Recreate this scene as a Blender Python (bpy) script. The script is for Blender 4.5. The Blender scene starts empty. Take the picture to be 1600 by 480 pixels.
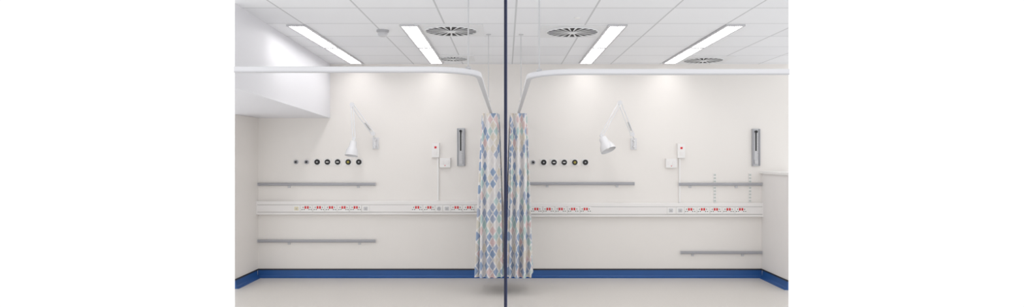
import bpy, bmesh, math, random
from mathutils import Vector, Matrix
random.seed(4)
scene=bpy.context.scene
try:
    scene.view_settings.view_transform='Standard'
    scene.view_settings.look='None'
except Exception as e: print(e)
COL=scene.collection
F=1050.0; D=8.2; CH=1.475; CX=790.0; CY=245.0
CEIL=CH+1.13
ZOOM=None
def Y(z): return z-D                     # distance from camera -> world y (back wall at 0)
def WP(px,py,y=0.0):
    z=D+y
    return Vector(((px-CX)*z/F, y, CH-(py-CY)*z/F))

# ------------------------------------------------------------ materials
def newmat(name):
    m=bpy.data.materials.new(name); m.use_nodes=True
    return m,m.node_tree.nodes,m.node_tree.links,m.node_tree.nodes['Principled BSDF']
def mat(name,col,rough=0.5,metal=0.0,var=0.04,scale=12.0,bump=0.0,emit=None,es=0.0,bscale=None):
    m,n,l,b=newmat(name)
    b.inputs['Roughness'].default_value=rough
    b.inputs['Metallic'].default_value=metal
    tc=n.new('ShaderNodeTexCoord'); no=n.new('ShaderNodeTexNoise')
    no.inputs['Scale'].default_value=scale; no.inputs['Detail'].default_value=4
    l.new(tc.outputs['Object'],no.inputs['Vector'])
    mx=n.new('ShaderNodeMix'); mx.data_type='RGBA'
    mx.inputs['A'].default_value=(*[max(0,v*(1-var)) for v in col],1)
    mx.inputs['B'].default_value=(*[min(1,v*(1+var)) for v in col],1)
    l.new(no.outputs['Fac'],mx.inputs['Factor']); l.new(mx.outputs['Result'],b.inputs['Base Color'])
    if bump>0:
        n2=n.new('ShaderNodeTexNoise'); n2.inputs['Scale'].default_value=bscale or scale*6
        l.new(tc.outputs['Object'],n2.inputs['Vector'])
        bp=n.new('ShaderNodeBump'); bp.inputs['Strength'].default_value=bump; bp.inputs['Distance'].default_value=0.01
        l.new(n2.outputs['Fac'],bp.inputs['Height']); l.new(bp.outputs['Normal'],b.inputs['Normal'])
    if emit:
        b.inputs['Emission Color'].default_value=(*emit,1); b.inputs['Emission Strength'].default_value=es
    return m
M_wall=mat('painted_wall_cream',(0.835,0.805,0.775),0.5,var=0.012,scale=1.5,bump=0.04,bscale=90)
M_bulk=mat('painted_wall_white',(0.80,0.80,0.835),0.5,var=0.012,scale=1.5,bump=0.03,bscale=90)
M_part=mat('painted_partition',(0.82,0.80,0.79),0.5,var=0.015,scale=1.5)
M_floor=mat('vinyl_floor',(0.66,0.63,0.595),0.36,var=0.06,scale=60,bump=0.02)
M_white=mat('white_plastic',(0.86,0.85,0.84),0.35,var=0.01)
M_trunk=mat('white_pvc',(0.84,0.82,0.81),0.35,var=0.01)
M_enamel=mat('white_enamel',(0.78,0.78,0.80),0.25,var=0.01)
M_groove=mat('shadow_groove_grey',(0.45,0.44,0.43),0.6)
M_grey=mat('grey_vinyl_rail',(0.38,0.38,0.41),0.45,var=0.03)
M_greyl=mat('light_grey_plastic',(0.58,0.58,0.60),0.4)
M_det=mat('detector_grey_plastic',(0.42,0.42,0.44),0.45)
M_metal=mat('brushed_aluminium',(0.50,0.51,0.53),0.38,metal=0.6,var=0.05,scale=40)
M_black=mat('black_plastic',(0.012,0.012,0.014),0.4)
M_dark=mat('dark_slot',(0.02,0.02,0.02),0.7)
M_red=mat('red_plastic',(0.65,0.02,0.03),0.35)
M_yellow=mat('yellow_plastic',(0.40,0.34,0.06),0.4)
M_blue=mat('blue_vinyl_skirting',(0.012,0.085,0.29),0.4,var=0.08,scale=8)
M_navy=mat('navy_painted_steel',(0.006,0.010,0.045),0.5)
M_navy2=mat('blue_edge_highlight',(0.015,0.04,0.17),0.5)  # brighter blue, the post's edge highlight put into colour
M_rail=mat('white_aluminium_track',(0.78,0.78,0.81),0.3,var=0.01)
M_panel=mat('luminaire_panel',(0.9,0.9,0.9),0.5,emit=(1.0,0.985,0.975),es=9.5)
M_frame=mat('luminaire_frame_white',(0.78,0.79,0.81),0.4)
M_bulb=mat('frosted_bulb',(0.9,0.9,0.88),0.3)

def ceiling_mat():
    m,n,l,b=newmat('suspended_ceiling_tiles')
    geo=n.new('ShaderNodeTexCoord'); sep=n.new('ShaderNodeSeparateXYZ'); l.new(geo.outputs['Object'],sep.inputs[0])
    def M(op,a,bv=None,cv=None):
        x=n.new('ShaderNodeMath'); x.operation=op
        for i,v in enumerate((a,bv,cv)):
            if v is None: continue
            if isinstance(v,(int,float)): x.inputs[i].default_value=v
            else: l.new(v,x.inputs[i])
        return x.outputs[0]
    u=M('DIVIDE',M('ADD',sep.outputs['X'],6.0+0.52),0.6)
    v=M('DIVIDE',M('ADD',sep.outputs['Y'],12.0+8.2-5.7),0.6)
    fu=M('FRACT',u); fv=M('FRACT',v)
    eu=M('MINIMUM',fu,M('SUBTRACT',1.0,fu)); ev=M('MINIMUM',fv,M('SUBTRACT',1.0,fv))
    e=M('MINIMUM',eu,ev)
    line=M('LESS_THAN',e,0.012)
    comb=n.new('ShaderNodeCombineXYZ'); l.new(M('FLOOR',u),comb.inputs[0]); l.new(M('FLOOR',v),comb.inputs[1])
    wn=n.new('ShaderNodeTexWhiteNoise'); wn.noise_dimensions='2D'; l.new(comb.outputs[0],wn.inputs['Vector'])
    mx=n.new('ShaderNodeMix'); mx.data_type='RGBA'
    mx.inputs['A'].default_value=(0.83,0.84,0.87,1); mx.inputs['B'].default_value=(0.88,0.89,0.915,1)
    l.new(wn.outputs['Value'],mx.inputs['Factor'])
    m2=n.new('ShaderNodeMix'); m2.data_type='RGBA'; l.new(line,m2.inputs['Factor'])
    l.new(mx.outputs['Result'],m2.inputs['A']); m2.inputs['B'].default_value=(0.60,0.61,0.63,1)
    l.new(m2.outputs['Result'],b.inputs['Base Color'])
    b.inputs['Roughness'].default_value=0.8
    no=n.new('ShaderNodeTexNoise'); no.inputs['Scale'].default_value=150; l.new(geo.outputs['Object'],no.inputs['Vector'])
    bp=n.new('ShaderNodeBump'); bp.inputs['Strength'].default_value=0.08; bp.inputs['Distance'].default_value=0.005
    l.new(no.outputs['Fac'],bp.inputs['Height']); l.new(bp.outputs['Normal'],b.inputs['Normal'])
    return m
M_ceil=ceiling_mat()

def curtain_mat():
    m,n,l,b=newmat('diamond_print_fabric')
    tc=n.new('ShaderNodeTexCoord'); sep=n.new('ShaderNodeSeparateXYZ'); l.new(tc.outputs['UV'],sep.inputs[0])
    def M(op,a,bv=None):
        x=n.new('ShaderNodeMath'); x.operation=op
        for i,v in enumerate((a,bv)):
            if v is None: continue
            if isinstance(v,(int,float)): x.inputs[i].default_value=v
            else: l.new(v,x.inputs[i])
        return x.outputs[0]
    uu=M('DIVIDE',sep.outputs['X'],0.12); vv=M('DIVIDE',sep.outputs['Y'],0.125)
    a=M('ADD',M('ADD',uu,vv),50.0); c=M('ADD',M('SUBTRACT',uu,vv),50.0)
    fa=M('FRACT',a); fc=M('FRACT',c)
    ea=M('MINIMUM',fa,M('SUBTRACT',1.0,fa)); ec=M('MINIMUM',fc,M('SUBTRACT',1.0,fc))
    inside=M('GREATER_THAN',M('MINIMUM',ea,ec),0.09)
    comb=n.new('ShaderNodeCombineXYZ'); l.new(M('FLOOR',a),comb.inputs[0]); l.new(M('FLOOR',c),comb.inputs[1])
    wn=n.new('ShaderNodeTexWhiteNoise'); wn.noise_dimensions='2D'; l.new(comb.outputs[0],wn.inputs['Vector'])
    cr=n.new('ShaderNodeValToRGB'); cr.color_ramp.interpolation='CONSTANT'
    cols=[(0,(0.31,0.40,0.56)),(0.24,(0.74,0.72,0.72)),(0.42,(0.71,0.56,0.56)),(0.54,(0.50,0.63,0.62)),(0.68,(0.41,0.46,0.58)),(0.86,(0.71,0.66,0.59))]
    el=cr.color_ramp.elements
    el[0].position=0; el[0].color=(*cols[0][1],1); el[1].position=cols[1][0]; el[1].color=(*cols[1][1],1)
    for p,cc in cols[2:]:
        x=el.new(p); x.color=(*cc,1)
    l.new(wn.outputs['Value'],cr.inputs['Fac'])
    mx=n.new('ShaderNodeMix'); mx.data_type='RGBA'; l.new(inside,mx.inputs['Factor'])
    mx.inputs['A'].default_value=(0.79,0.77,0.76,1); l.new(cr.outputs['Color'],mx.inputs['B'])
    l.new(mx.outputs['Result'],b.inputs['Base Color']); b.inputs['Roughness'].default_value=0.85
    return m
M_curt=curtain_mat()

# ------------------------------------------------------------ mesh helpers
WORLD={}
class B:
    """collects geometry in world coords"""
    def __init__(s): s.bm=bmesh.new()
    def _merge(s,b2):
        me=bpy.data.meshes.new('tmp'); b2.to_mesh(me); b2.free(); s.bm.from_mesh(me); bpy.data.meshes.remove(me)
    def box(s,c,d,bev=0.0,rot=None,seg=2):
        b=bmesh.new(); bmesh.ops.create_cube(b,size=1.0)
        for v in b.verts: v.co=Vector((v.co.x*d[0],v.co.y*d[1],v.co.z*d[2]))
        if bev>0: bmesh.ops.bevel(b,geom=b.edges[:],offset=bev,segments=seg,affect='EDGES',profile=0.7)
        M=Matrix.Translation(Vector(c))
        if rot is not None: M=M@rot
        b.transform(M); s._merge(b); return s
    def tube(s,p1,p2,r,r2=None,n=16,cap=True):
        p1=Vector(p1);p2=Vector(p2); d=p2-p1
        b=bmesh.new(); bmesh.ops.create_cone(b,cap_ends=cap,segments=n,radius1=r,radius2=r if r2 is None else r2,depth=d.length)
        b.transform(Matrix.Translation((p1+p2)/2)@d.to_track_quat('Z','Y').to_matrix().to_4x4()); s._merge(b); return s
    def lathe(s,prof,origin,axis,n=32):
        b=bmesh.new(); rings=[]
        for r,z in prof:
            if r<1e-6: rings.append([b.verts.new((0,0,z))])
            else: rings.append([b.verts.new((r*math.cos(2*math.pi*i/n),r*math.sin(2*math.pi*i/n),z)) for i in range(n)])
        for a,c in zip(rings,rings[1:]):
            for i in range(n):
                j=(i+1)%n
                if len(a)==1 and len(c)==1: continue
                if len(a)==1: b.faces.new((a[0],c[i],c[j]))
                elif len(c)==1: b.faces.new((a[i],a[j],c[0]))
                else: b.faces.new((a[i],a[j],c[j],c[i]))
        b.transform(Matrix.Translation(Vector(origin))@Vector(axis).to_track_quat('Z','Y').to_matrix().to_4x4()); s._merge(b); return s
    def prism(s,foot,z0,z1):
        n=len(foot); z0=z0 if isinstance(z0,(list,tuple)) else [z0]*n; z1=z1 if isinstance(z1,(list,tuple)) else [z1]*n
        b=bmesh.new(); lo=[b.verts.new((x,y,z)) for (x,y),z in zip(foot,z0)]; hi=[b.verts.new((x,y,z)) for (x,y),z in zip(foot,z1)]
        b.faces.new(lo[::-1]); b.faces.new(hi)
        for i in range(n):
            j=(i+1)%n; b.faces.new((lo[i],lo[j],hi[j],hi[i]))
        s._merge(b); return s
    def sweep(s,path,prof):
        b=bmesh.new(); rings=[]; n=len(path)
        for i,p in enumerate(path):
            p=Vector(p); a=Vector(path[max(0,i-1)]); c=Vector(path[min(n-1,i+1)])
            t1=(p-a); t2=(c-p)
            if t1.length<1e-9: t1=t2
            if t2.length<1e-9: t2=t1
            t1=t1.normalized(); t2=t2.normalized(); t=(t1+t2).normalized()
            k=1.0/max(0.3,t.dot(t1))
            nrm=Vector((-t.y,t.x,0))
            rings.append([b.verts.new(p+nrm*o*k+Vector((0,0,h))) for o,h in prof])
        m=len(prof)
        for a,c in zip(rings,rings[1:]):
            for i in range(m):
                j=(i+1)%m; b.faces.new((a[i],a[j],c[j],c[i]))
        b.faces.new(rings[0]); b.faces.new(rings[-1][::-1])
        s._merge(b); return s
    def obj(s,name,m,parent=None,smooth=False,base=None):
        org=Vector((0,0,0))
        if parent is not None: org=WORLD[parent.name]
        elif base is not None: org=Vector(base)
        bmesh.ops.recalc_face_normals(s.bm,faces=s.bm.faces[:])
        s.bm.transform(Matrix.Translation(-org))
        if smooth:
            for f in s.bm.faces: f.smooth=True
        me=bpy.data.meshes.new(name); s.bm.to_mesh(me); s.bm.free()
        if smooth:
            try: me.set_sharp_from_angle(angle=math.radians(40))
            except Exception: pass
        me.materials.append(m)
        o=bpy.data.objects.new(name,me); COL.objects.link(o)
        if parent is not None: o.parent=parent
        elif base is not None: o.location=org
        WORLD[o.name]=org
        return o
def empty(name,loc,label,cat,group=None):
    e=bpy.data.objects.new(name,None); e.empty_display_size=0.05; e.location=loc; COL.objects.link(e)
    e['label']=label; e['category']=cat
    if group: e['group']=group
    WORLD[e.name]=Vector(loc); return e
def struct(o): o['kind']='structure'; return o
def dup(root,loc,label=None):
    r=root.copy(); r.location=loc; COL.objects.link(r); WORLD[r.name]=Vector(loc)
    if label: r['label']=label
    def rec(src,dst):
        for ch in src.children:
            c=ch.copy(); c.parent=dst; COL.objects.link(c); rec(ch,c)
    rec(root,r); return r

# ------------------------------------------------------------ room
def sl(px,z): return ((px-CX)*z/F, Y(z))
XL=-3.02; XR=3.125; SOF=CH+0.472
L0,R0=367.0,1232.0
xr_b=(R0-CX)*D/F
zl=-XL*F/(CX-L0)
zr=XR*F/(R0-CX)
o=B().prism([(XL,0),(XL,Y(zl)),sl(L0,3.3),sl(R0,3.3),(xr_b,0)],-0.08,0.0).obj('floor',M_floor); struct(o)
zb=4.94; xb=-1.99
o=B().prism([(-2.14,0),(xb,Y(zb)),sl(L0,3.1),sl(R0,3.1),(xr_b,0)],CEIL,CEIL+0.06).obj('ceiling',M_ceil); struct(o)
o=B().prism([(XL-0.1,0),(xr_b,0),(xr_b+0.05,0.12),(XL-0.1,0.12)],-0.08,CEIL+0.06).obj('wall_back',M_wall); struct(o)
o=B().prism([(XL,0),(XL,Y(zl)),(XL-0.09,Y(zl+0.22)),(XL-0.09,0)],-0.08,SOF).obj('wall_left',M_wall); struct(o)
sf=CH+108*zb/F
o=B().prism([(XL-0.09,0),(-2.14,0),(xb,Y(zb)),(XL,Y(zl)),(XL-0.09,Y(zl+0.22))],[SOF,SOF,sf,SOF,SOF],CEIL+0.06).obj('wall_bulkhead',M_bulk); struct(o)
PH=CH-0.205
foot=[(XR,0),(xr_b-0.02,0),((XR+0.14),Y(zr+0.34)),(XR,Y(zr))]
o=B().prism(foot,0,PH).obj('wall_right',M_part); struct(o)
foot=[(XR-0.025,0),(xr_b-0.01,0),((XR+0.14),Y(zr+0.34)),(XR-0.025,Y(zr-0.06))]
o=B().prism(foot,PH,PH+0.028).obj('trim_1',M_white); struct(o)
cove=[(0,0.0),(0,0.092),(-0.008,0.092),(-0.012,0.03),(-0.022,0.012),(-0.045,0.004),(-0.045,0.0)]
def skirt(path,name,prof,m):
    o=B().sweep(path,prof).obj(name,m); struct(o)
skirt([(XL,-0.0005,0),(XR,-0.0005,0)],'baseboard_back',cove,M_blue)
skirt([(XL,Y(zl),0),(XL,-0.046,0)],'baseboard_left',cove,M_blue)
skirt([(XR,-0.046,0),(XR,Y(zr),0)],'baseboard_right',cove,M_blue)
bl=[(0,0.0922),(0,0.108),(-0.01,0.108),(-0.01,0.0922)]
skirt([(XL,-0.0005,0),(XR,-0.0005,0)],'trim_2',bl,M_black)
skirt([(XL,Y(zl),0),(XL,-0.011,0)],'trim_3',bl,M_black)
skirt([(XR,-0.011,0),(XR,Y(zr),0)],'trim_4',bl,M_black)

# ------------------------------------------------------------ luminaires
def luminaire(x,zc):
    c=Vector((x,Y(zc),CEIL)); e=empty('ceiling_light',c,'slim white rectangular recessed luminaire with glowing panel in tiled ceiling','ceiling light','recessed ceiling lights')
    L=1.155; W=0.165; t=0.018; h=0.016; z=CEIL-h/2
    b=B()
    b.box((x-W/2+t/2,c.y,z),(t,L,h),0.003).box((x+W/2-t/2,c.y,z),(t,L,h),0.003)
    b.box((x,c.y-L/2+t/2,z),(W-2*t+0.002,t,h),0.003).box((x,c.y+L/2-t/2,z),(W-2*t+0.002,t,h),0.003)
    b.obj('frame',M_greyl,e)
    B().box((x,c.y,CEIL-0.004),(W-2*t-0.004,L-2*t-0.004,0.006)).obj('light_panel',M_panel,e)
    b=B()
    for i in range(1,16):
        b.box((x,c.y-L/2+i*L/16,CEIL-0.0105),(W-2*t-0.006,0.005,0.005))
    b.box((x,c.y,CEIL-0.0105),(0.008,L-2*t-0.01,0.005))
    b.obj('louvre',M_greyl,e)
    return e
lum=luminaire(-1.79,7.49)
for x in (-1.79,-0.825,0.96,1.965):
    for zc in (7.49,6.31):
        if (x,zc)==(-1.79,7.49): continue
        dup(lum,(x,Y(zc),CEIL))

# ------------------------------------------------------------ swirl diffusers
def diffuser(x,zc,R):
    c=Vector((x,Y(zc),CEIL)); e=empty('air_diffuser',c,'round white swirl air vent with dark radial slots in ceiling tile','air vent','ceiling air vents')
    q=0.29 if R>0.2 else 0.24
    B().box((x,c.y,CEIL-0.003),(q*2,q*2,0.006),0.001).obj('face_plate',M_frame,e)
    B().lathe([(0,-0.0005),(R,-0.0005),(R,0.001),(0,0.001)],(x,c.y,CEIL-0.0075),(0,0,1),48).obj('vent_opening',M_dark,e)
    b=B(); N=20
    for i in range(N):
        a=2*math.pi*i/N
        p=lambda r,da:(x+r*math.cos(a+da),c.y+r*math.sin(a+da))
        foot=[p(R*0.15,-0.06),p(R*0.99,0.02),p(R*0.99,0.12),p(R*0.15,0.06)]
        b.prism(foot,CEIL-0.0125,CEIL-0.0105)
    b.obj('blade_ring',M_frame,e)
    B().lathe([(0,-0.012),(R*0.14,-0.010),(R*0.19,-0.002),(R*0.19,0)],(x,c.y,CEIL-0.0125),(0,0,1),32).obj('centre_hub',M_frame,e,True)
    B().lathe([(R*0.99,0),(R*0.99,-0.008),(R*1.03,-0.008),(R*1.05,0)],(x,c.y,CEIL-0.0065),(0,0,1),48).obj('outer_rim',M_frame,e,True)
for x,z,r in ((-0.486,6.0,0.228),(-0.60,7.70,0.165),(0.60,6.05,0.228),(2.30,7.82,0.222)):
    diffuser(x,z,r)

p=Vector(((598-CX)*6.0/F,Y(6.0),CEIL))
e=empty('smoke_detector',p,'small round pale grey smoke detector on the ceiling tile','smoke detector')
B().lathe([(0,0),(0.055,0),(0.055,-0.014),(0.048,-0.020),(0,-0.020)],p,(0,0,1)).obj('base',M_det,e,True)
B().lathe([(0,-0.020),(0.042,-0.020),(0.044,-0.036),(0.036,-0.056),(0.0,-0.062)],p,(0,0,1)).obj('sensor_head',M_greyl,e,True)
p=Vector(((902-CX)*5.46/F,Y(5.46),CEIL))
o=B().lathe([(0,-0.008),(0.018,-0.008),(0.024,-0.003),(0.024,0),(0,0)],(0,0,0),(0,0,1)).obj('ceiling_sensor',M_white,None,True,base=(0,0,0)); o.location=p
o['label']='tiny flat white round sensor disc on ceiling tile'; o['category']='sensor'

# ------------------------------------------------------------ curtain tracks
RH=CH+0.49
def track(side,xs,znear,label):
    r=0.27; xend=(L0-CX)*znear/F if side<0 else (R0-CX)*znear/F
    path=[(xend,Y(znear),RH)]
    cx=xs+side*r; cy=znear+r
    for i in range(17):
        a=math.pi/2*i/16
        path.append((cx-side*r*math.sin(a),Y(cy-r*math.cos(a)),RH))
    path.append((xs,-0.012,RH))
    e=empty('curtain_track',(xs,Y(znear+r),RH),label,'curtain rail','cubicle curtain rails')
    prof=[(-0.011,-0.014),(0.011,-0.014),(0.013,-0.008),(0.013,0.012),(0.010,0.015),(-0.010,0.015),(-0.013,0.012),(-0.013,-0.008)]
    B().sweep(path,prof).obj('rail',M_rail,e)
    lip=[(-0.0145,-0.018),(0.0145,-0.018),(0.0145,-0.0145),(-0.0145,-0.0145)]
    B().sweep(path,lip).obj('lower_lip',M_greyl,e)
    B().box((xs,-0.006,RH),(0.05,0.012,0.06),0.003).obj('wall_bracket',M_white,e)
    for (rx,rz) in ((cx-side*r*0.789 ,znear+r*0.386),(xs,6.2)):
        b=B(); b.tube((rx,Y(rz),RH+0.012),(rx,Y(rz),CEIL-0.006),0.0042); b.tube((rx,Y(rz),CEIL-0.008),(rx,Y(rz),CEIL-0.0005),0.022); b.box((rx,Y(rz),RH+0.022),(0.03,0.03,0.012),0.002)
        b.obj('drop_rod',M_greyl,e,True)
track(-1,-0.158,3.77,'white overhead curtain rail bending towards the wall above patterned curtain')
track(1,0.142,3.87,'white overhead curtain rail bending towards the wall above patterned curtain')

# ------------------------------------------------------------ curtains
def curtain(xc,xct,wt,wb,seed,label):
    rnd=random.Random(seed)
    zf,zk=7.12,7.72; top=RH-0.026; bot=0.185
    e=empty('cubicle_curtain',(xc,Y(7.4),bot),label,'curtain','gathered cubicle curtains')
    nu=420; nv=40
    ph=[rnd.uniform(0,6.28) for _ in range(4)]
    def pt(u,v):
        w=wt+(wb-wt)*(v**0.8); cxx=xct+(xc-xct)*v
        zf2=zf+0.03*(1-v)
        ls=zk-zf2-w*0.35; lf=2*w; tot=2*ls+lf; s=u*tot
        if s<ls: x,z,nx,nz=-w,zk-s,-1,0
        elif s<ls+lf: 
            q=(s-ls)/lf; x=-w+2*w*q; z=zf2+w*0.35-w*0.45*math.sin(math.pi*q); nx,nz=0,-1
        else: x,z,nx,nz=w,zf2+w*0.35+(s-ls-lf),1,0
        if ls*0.9<s<ls*1.0+lf*0.12: 
            t=(s-ls*0.9)/(ls*0.1+lf*0.12); nx,nz=-math.cos(t*math.pi/2),-math.sin(t*math.pi/2)
        if ls+lf*0.88<s<ls+lf+ls*0.1:
            t=(s-ls-lf*0.88)/(lf*0.12+ls*0.1); nx,nz=math.sin(t*math.pi/2),-math.cos(t*math.pi/2)
        A=0.024+0.028*v
        N=19
        uu=u+0.006*math.sin(3*v+ph[0])+0.004*math.sin(9*u+ph[1])
        off=A*math.sin(2*math.pi*N*uu+0.5*math.sin(2*v+ph[2]))*(0.8+0.3*math.sin(17*u+ph[3]))-A*0.8
        return Vector((cxx+x+nx*off,Y(z+nz*off),top-(top-bot)*v))
    bm=bmesh.new(); uv=bm.loops.layers.uv.new('UVMap'); g=[]
    arc=[0]
    for i in range(nu): arc.append(arc[-1]+(pt((i+1)/nu,0.7)-pt(i/nu,0.7)).length)
    for j in range(nv+1): g.append([bm.verts.new(pt(i/nu,j/nv)-Vector((xc,Y(7.4),bot))) for i in range(nu+1)])
    for j in range(nv):
        for i in range(nu):
            f=bm.faces.new((g[j][i],g[j+1][i],g[j+1][i+1],g[j][i+1])); f.smooth=True
            for lp,(a,b_) in zip(f.loops,((i,j),(i,j+1),(i+1,j+1),(i+1,j))): lp[uv].uv=(arc[a],(top-bot)*(1-b_/nv))
    me=bpy.data.meshes.new('fabric'); bm.to_mesh(me); bm.free(); me.materials.append(M_curt)
    o=bpy.data.objects.new('fabric',me); COL.objects.link(o); o.parent=e
    for k in range(6):
        z=7.18+k*0.1
        b=B(); b.box((xct,Y(z),RH-0.024),(0.012,0.01,0.010),0.002); b.tube((xct-0.0001,Y(z),RH-0.028),(xct,Y(z),RH-0.05),0.002,n=8)
        b.obj('glider_hook',M_white,e)
    B().box((xct,Y(7.44),RH-0.05),(wt*0.9,0.5,0.02),0.004).obj('heading_tape',M_white,e)
curtain(-0.172,-0.160,0.085,0.150,1,'gathered hospital curtain with pastel diamond print, hanging beside navy post')
curtain(0.150,0.142,0.090,0.143,5,'gathered hospital curtain, pastel blue pink and green diamonds, below rail')

# ------------------------------------------------------------ navy post
zp=3.6; px_=(789.8-CX)*zp/F
e=empty('divider_post',(px_,Y(zp),0),'slender dark navy steel post running floor to ceiling between curtains','post')
B().box((px_-0.0012,Y(zp),CEIL/2),(0.0135,0.04,CEIL-0.02),0.002).obj('post_body',M_navy,e)
B().box((px_+0.0075,Y(zp)+0.002,CEIL/2),(0.0035,0.034,CEIL-0.02),0.0008).obj('highlight_strip',M_navy2,e)  # thin blue strip painting the highlight along the post's right edge
B().box((px_,Y(zp),0.005),(0.08,0.1,0.01),0.002).obj('flange',M_navy,e)
B().box((px_,Y(zp),CEIL-0.005),(0.08,0.1,0.01),0.002).obj('flange',M_navy,e)

# ------------------------------------------------------------ wall rails
def wrail(x1,x2,py,label,brs):
    a=WP(x1,py); c=WP(x2,py); m=(a+c)/2
    e=empty('wall_rail',(m.x,0,m.z),label,'wall rail','grey equipment rails')
    prof=[(-0.022,-0.018),(-0.030,-0.014),(-0.034,0),(-0.030,0.014),(-0.022,0.018)]
    B().sweep([(a.x+0.003,0,m.z),(c.x-0.003,0,m.z)],prof).obj('rail_bar',M_grey,e,True)
    for xe in (a.x+0.004,c.x-0.006): B().box((xe,-0.027,m.z),(0.006,0.018,0.04),0.002).obj('end_cap',M_greyl,e)
    for p in brs:
        x=WP(p,py).x
        b=B(); b.box((x,-0.0108,m.z-0.004),(0.035,0.0216,0.03),0.002).box((x,-0.008,m.z-0.030),(0.03,0.016,0.03),0.003)
        b.obj('bracket',M_greyl,e)
wrail(403.5,588,288,'long grey rail on cream wall below row of gas outlets',(452,560))
wrail(403.5,588,376.5,'long grey rail low on wall under socket trunking',(452,562))
wrail(826,991.5,287,'long grey rail on cream wall below gas outlets and lamp',(855,964))
wrail(1059,1190,288,'short grey rail crossing slotted shelf uprights',(1078,1150))
wrail(1062,1190,394.5,'short grey rail low on wall beside half-height partition',(1082,1160))

# ------------------------------------------------------------ trunking
def trunking(x1,x2,y1,y2,label):
    a=WP(x1,y1); c=WP(x2,y2); zt=a.z; zb_=c.z; h=zt-zb_
    e=empty('cable_trunking',((a.x+c.x)/2,0,zb_),label,'cable trunking','dado trunking runs')
    prof=[(-0.0005,0),(-0.055,0),(-0.058,0.004),(-0.058,h-0.006),(-0.054,h),(-0.0005,h)]
    B().sweep([(a.x,0,zb_),(c.x,0,zb_)],prof).obj('body',M_trunk,e)
    lid=[(-0.0578,h*0.20),(-0.0625,h*0.21),(-0.0625,h*0.70),(-0.0578,h*0.71)]
    B().sweep([(a.x+0.01,0,zb_),(c.x-0.01,0,zb_)],lid).obj('cover',M_trunk,e)
    for k in (0.715,0.165):
        g=[(-0.0578,h*k),(-0.0590,h*k),(-0.0590,h*(k+0.03)),(-0.0578,h*(k+0.03))]
        B().sweep([(a.x+0.01,0,zb_),(c.x-0.01,0,zb_)],g).obj('groove',M_groove,e)
    for xe in (a.x+0.006,c.x-0.006): B().box((xe,-0.0328,zb_+h/2),(0.012,0.0645,h+0.008),0.003).obj('end_cap',M_trunk,e)
    return e
trunking(403.32,783,314,335,'long white cable trunking with many sockets across cream wall')
trunking(799,1190.1,317,338.5,'long white cable trunking with sockets ending at half-height partition')

# ------------------------------------------------------------ sockets
TF=-0.0625
def double_socket(px,py):
    p=WP(px,py,TF); e=empty('double_socket',p,'white double power socket with red switches on trunking','socket','power sockets along trunking')
    x,y,z=p
    B().box((x,y-0.005,z),(0.132,0.0098,0.080),0.003).obj('plate',M_white,e)
    for dx in (-0.015,0.015):
        B().box((x+dx,y-0.0115,z+0.014),(0.020,0.0045,0.030),0.0015).obj('switch',M_red,e)
    for s in (-1,1):
        cx=x+s*0.043; b=B()
        b.box((cx,y-0.0103,z+0.014),(0.007,0.0012,0.015)).box((cx-0.012,y-0.0103,z-0.012),(0.012,0.0012,0.008)).box((cx+0.012,y-0.0103,z-0.012),(0.012,0.0012,0.008))
        b.obj('socket_outlet',M_dark,e)
    return e
def single(px,py,name,label,cat,mcol,rnd=False):
    p=WP(px,py,TF); e=empty(name,p,label,cat,'single outlets along trunking'); x,y,z=p
    B().box((x,y-0.005,z),(0.084,0.0098,0.080),0.003).obj('plate',M_white,e)
    if rnd:
        B().lathe([(0,0),(0.024,0),(0.026,-0.003),(0.022,-0.006),(0,-0.004)],(x,y-0.0098,z),(0,1,0),24).obj('round_outlet',M_greyl,e,True)
        b=B(); 
        for k in range(3):
            a=math.pi/2+k*2*math.pi/3; b.tube((x+0.011*math.cos(a),y-0.0168,z+0.011*math.sin(a)),(x+0.011*math.cos(a),y-0.0148,z+0.011*math.sin(a)),0.004,n=10)
        b.obj('pin_hole',M_dark,e)
    else:
        B().box((x,y-0.0105,z),(0.05,0.003,0.044),0.001).obj('insert',mcol,e)
        B().box((x,y-0.0122,z-0.004),(0.018,0.0012,0.014)).obj('port',M_groove,e)
ds=double_socket(479.5,326)
for px in (498.5,517.5,537,556): dup(ds,WP(px,326,TF))
for px in (652,671,713.5,733): dup(ds,WP(px,326,TF))
for px in (838,857,876,895.5,915): dup(ds,WP(px,328.5,TF))
for px in (1078,1098,1118,1138,1157.5): dup(ds,WP(px,329,TF))
M_ivory=mat('ivory_insert',(0.72,0.66,0.48),0.4)
single(463.5,326,'data_socket','small cream-centred data outlet at end of socket row','data socket',M_ivory)
single(571.5,326,'data_socket','small white data outlet after double sockets','data socket',M_greyl)
single(686,326,'round_socket','single white plate with round grey outlet','socket',M_greyl,True)
single(698.3,326,'data_socket','small white data outlet beside round socket','data socket',M_greyl)
single(1048,329,'data_socket','small white data outlet at trunking','data socket',M_greyl)
single(1062.5,329,'data_socket','small white data outlet beside double sockets','data socket',M_greyl)

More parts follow.
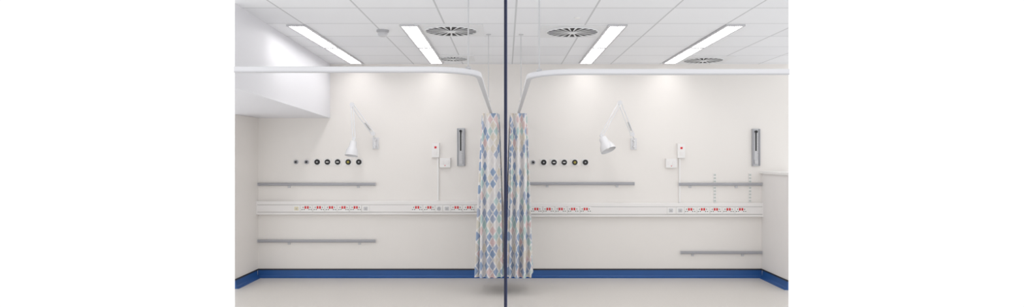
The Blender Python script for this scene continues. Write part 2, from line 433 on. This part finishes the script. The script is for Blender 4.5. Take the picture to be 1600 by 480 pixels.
# ------------------------------------------------------------ medical gas outlets
def gas(px,py,kind):
    p=WP(px,py); x,_,z=p
    lab={'small':'small round grey-ringed medical outlet on wall','black':'round black medical gas outlet in white bezel',
         'yellow':'round black and yellow medical gas outlet in white bezel','bar':'round black medical gas outlet with white bar'}[kind]
    e=empty('gas_outlet',(x,0,z),lab,'gas outlet','row of medical gas outlets')
    r=0.033 if kind!='small' else 0.027
    if kind=='small': B().lathe([(0,0),(r+0.004,0),(r+0.004,-0.006),(r,-0.009),(0,-0.009)],(x,-0.0005,z),(0,1,0)).obj('bezel',M_white,e,True)
    else: B().box((x,-0.0055,z),(0.084,0.010,0.084),0.003).obj('bezel',M_white,e)
    B().lathe([(r,0),(r,-0.010),(r*0.9,-0.014),(r*0.55,-0.014),(r*0.5,-0.008),(0,-0.008)],(x,-0.0095,z),(0,1,0)).obj('ring',M_black if kind!='small' else M_grey,e,True)
    if kind=='small': B().lathe([(r*0.45,0),(r*0.45,-0.010),(0,-0.012)],(x,-0.0175,z),(0,1,0)).obj('nozzle',M_black,e,True)
    elif kind=='yellow': B().lathe([(r*0.44,0),(r*0.44,-0.010),(0,-0.012)],(x,-0.0175,z),(0,1,0)).obj('nozzle',M_yellow,e,True)
    elif kind=='bar': B().box((x,-0.0225,z),(r*0.9,0.008,r*0.35),0.002).obj('label_bar',M_white,e)
    else: B().lathe([(r*0.25,0),(r*0.25,-0.010),(0,-0.012)],(x,-0.0175,z),(0,1,0)).obj('nozzle',M_greyl,e,True)
for px,k in zip((463,479.5,496,512,528,544.5,561),('small','small','black','bar','bar','yellow','black')): gas(px,253.3,k)
for px,k in zip((833,849.5,865.5,881.5,898,914.5),('small','black','bar','bar','yellow','black')): gas(px,253.8,k)

# ------------------------------------------------------------ switches + conduit
def fused(px,py,w,h,label):
    p=WP(px,py); x,_,z=p; W=w/128.05; H=h/128.05
    e=empty('wall_switch',(x,0,z),label,'switch')
    B().box((x,-0.0175,z),(W,0.035,H),0.004).obj('back_box',M_trunk,e)
    B().box((x,-0.0375,z),(W*0.94,0.006,H*0.94),0.002).obj('plate',M_white,e)
    return e,x,z,W,H
for s in ((681,235,12,23),(1063.5,236,12,23)):
    e,x,z,W,H=fused(*s,'tall white switch box with red indicator on conduit')
    B().box((x,-0.042,z+0.035),(0.026,0.005,0.026),0.002).obj('indicator',M_red,e)
    B().box((x,-0.042,z-0.035),(0.036,0.006,0.045),0.002).obj('rocker',M_trunk,e)
for s in ((695.8,254.5,17,15),(1048,255.3,17.5,14.5)):
    e,x,z,W,H=fused(*s,'white double wall switch beside vertical conduit')
    for dx in (-0.03,0.03): B().box((x+dx,-0.042,z+0.005),(0.036,0.005,0.05),0.002).obj('rocker',M_trunk,e)
    B().box((x,-0.041,z-0.033),(0.014,0.002,0.008)).obj('indicator',M_red,e)
for px,y1,y2 in ((684.5,246.8,313.5),(1061.5,247.8,316.5)):
    a=WP(px,y1); c=WP(px,y2)
    e=empty('cable_conduit',(a.x,0,c.z),'thin vertical white cable conduit dropping to trunking','conduit','vertical cable conduits')
    B().box((a.x,-0.009,(a.z+c.z)/2),(0.022,0.018,a.z-c.z),0.002).obj('channel',M_trunk,e)
    B().box((a.x,-0.0188,(a.z+c.z)/2),(0.017,0.002,a.z-c.z-0.004),0.0005).obj('lid',M_white,e)

# ------------------------------------------------------------ blood pressure gauges
for px,y1,y2 in ((720.5,200.5,259.5),(1180.5,201.5,259.5)):
    a=WP(px,y1); c=WP(px,y2); z=(a.z+c.z)/2; H=a.z-c.z; x=a.x; W=0.098
    e=empty('blood_pressure_gauge',(x,0,z),'tall narrow grey metal wall gauge with black column','blood pressure gauge','wall gauges')
    B().box((x,-0.0105,z),(W,0.021,H),0.003).obj('back_plate',M_metal,e)
    for s in (-1,1): B().box((x+s*(W/2-0.008),-0.027,z),(0.014,0.014,H-0.01),0.003).obj('side_flange',M_grey,e)
    B().box((x,-0.023,z-0.005),(0.052,0.006,H*0.86),0.001).obj('scale_panel',M_greyl,e)
    B().box((x-0.004,-0.0275,z+0.07),(0.016,0.004,H*0.5),0.001).obj('column',M_black,e)
    B().tube((x-0.004,-0.026,z+H*0.42),(x-0.004,-0.045,z+H*0.42),0.016,n=20).obj('knob',M_black,e,True)
    B().box((x,-0.030,z-H*0.40),(0.045,0.012,0.045),0.004).obj('reservoir',M_greyl,e)
    b=B()
    for k in range(14): b.box((x+0.016,-0.0262,z-H*0.3+k*H*0.045),(0.014 if k%2 else 0.009,0.001,0.002))
    b.obj('scale_mark',M_black,e)

# ------------------------------------------------------------ slotted uprights
M_slot=mat('slot_green_grey',(0.34,0.42,0.38),0.6)
for px in (1116.5,1171.5):
    a=WP(px,271); c=WP(px,316.5); z=(a.z+c.z)/2; H=a.z-c.z; x=a.x
    e=empty('shelf_upright',(x,0,c.z),'short white slotted shelf upright behind grey rail','shelf bracket','slotted shelf uprights')
    B().box((x,-0.005,z),(0.034,0.010,H),0.002).obj('channel',M_trunk,e)
    b=B()
    for k in range(9):
        zz=c.z+H*(k+0.5)/9
        b.box((x-0.007,-0.0104,zz),(0.007,0.001,0.022)).box((x+0.007,-0.0104,zz),(0.007,0.001,0.022))
    b.obj('slot',M_slot,e)

# ------------------------------------------------------------ articulated lamps
def arm(b,p,q,gap):
    p=Vector(p);q=Vector(q); d=(q-p).normalized(); n=d.cross(Vector((0,1,0))).normalized()*gap/2
    b.tube(p+n,q+n,0.0065); b.tube(p-n,q-n,0.0065)
def lamp(bk,sh,el,nk,axis,length,rad,label):
    base=WP(*bk); e=empty('wall_lamp',(base.x,0,base.z),label,'wall lamp','articulated examination lamps')
    S=WP(*sh,-0.13); E=WP(*el,-0.20); N=WP(*nk,-0.27)
    b=B()
    b.box((base.x,-0.006,base.z),(0.075,0.012,0.14),0.004)
    for dz in (0.035,-0.035): b.box((base.x,-0.045,base.z+dz),(0.035,0.075,0.012),0.003)
    for dz in (0.05,-0.05): b.tube((base.x+0.02,-0.012,base.z+dz),(base.x+0.02,-0.018,base.z+dz),0.007,n=10)
    b.obj('wall_bracket',M_enamel,e)
    b=B(); b.tube((base.x,-0.07,base.z-0.06),(base.x,-0.07,base.z+0.065),0.011)
    b.tube((base.x,-0.07,base.z+0.055),(S.x,S.y,S.z-0.01),0.009)
    b.obj('swivel_pin',M_enamel,e,True)
    b=B(); arm(b,S,E,0.034); b.obj('lower_arm',M_enamel,e,True)
    b=B(); d=(E-S).normalized(); off=Vector((0,-0.012,0))
    p=S+d*0.05+off; 
    n1=d.cross(Vector((0,1,0))).normalized(); n2=d.cross(n1).normalized()
    prev=None; L=0.11; tn=14
    for i in range(tn*8+1):
        a=2*math.pi*i/8; q=p+d*(L*i/(tn*8))+n1*0.007*math.cos(a)+n2*0.007*math.sin(a)
        if prev is not None: b.tube(prev,q,0.0018,n=6,cap=False)
        prev=q
    b.obj('spring',M_metal,e,True)
    for P,nm in ((S,'shoulder_joint'),(E,'elbow_joint')):
        b=B(); b.tube(P+Vector((0,-0.012,0)),P+Vector((0,0.012,0)),0.026,n=24); b.tube(P+Vector((0,-0.018,0)),P+Vector((0,0.018,0)),0.009,n=16); b.obj(nm,M_enamel,e,True)
    b=B(); arm(b,E,N,0.028); b.obj('upper_arm',M_enamel,e,True)
    ax=Vector(axis).normalized()
    b=B(); b.tube(N+Vector((0,-0.014,0)),N+Vector((0,0.014,0)),0.02,n=20); b.tube(N,N+ax*0.03,0.010); b.obj('neck_joint',M_enamel,e,True)
    o=N+ax*0.022
    Lh=length; R=rad
    prof=[(0,0),(R*0.28,0.002),(R*0.46,Lh*0.05),(R*0.52,Lh*0.12),(R*0.54,Lh*0.34),(R*0.62,Lh*0.44),(R*0.84,Lh*0.62),(R*0.96,Lh*0.82),(R,Lh),
          (R*0.975,Lh),(R*0.93,Lh*0.82),(R*0.80,Lh*0.63),(R*0.56,Lh*0.46),(R*0.3,Lh*0.40),(0,Lh*0.39)]
    sh_=B().lathe(prof,o,ax,40).obj('lamp_shade',M_enamel,e,True)
    B().lathe([(0,Lh*0.40),(R*0.2,Lh*0.41),(R*0.25,Lh*0.5),(R*0.42,Lh*0.68),(R*0.40,Lh*0.80),(R*0.22,Lh*0.88),(0,Lh*0.9)],o,ax,24).obj('bulb',M_bulb,sh_,True)
lamp((587,224),(583,209),(550,163.5),(553,217),(-0.10,-0.22,-1.0),0.185,0.077,'white articulated examination lamp, shade hanging straight down')
lamp((990,225),(988,210),(968.5,160.5),(940,212),(0.38,-0.35,-0.92),0.18,0.092,'white articulated examination lamp, shade tilted outward')

# ------------------------------------------------------------ world, camera
w=bpy.data.worlds.new('World'); scene.world=w; w.use_nodes=True
bg=w.node_tree.nodes['Background']; bg.inputs['Color'].default_value=(1,1,1,1); bg.inputs['Strength'].default_value=1.05
cam=bpy.data.cameras.new('Camera'); cam.sensor_width=36
zx,zy,zf_=ZOOM if ZOOM else (800,240,1.0)
cam.lens=36*F*zf_/1600
cam.shift_x=(zx-790)*zf_/1600; cam.shift_y=(245-zy)*zf_/1600
co=bpy.data.objects.new('Camera',cam); COL.objects.link(co); co.location=(0,-D,CH); co.rotation_euler=(math.pi/2,0,0)
scene.camera=co
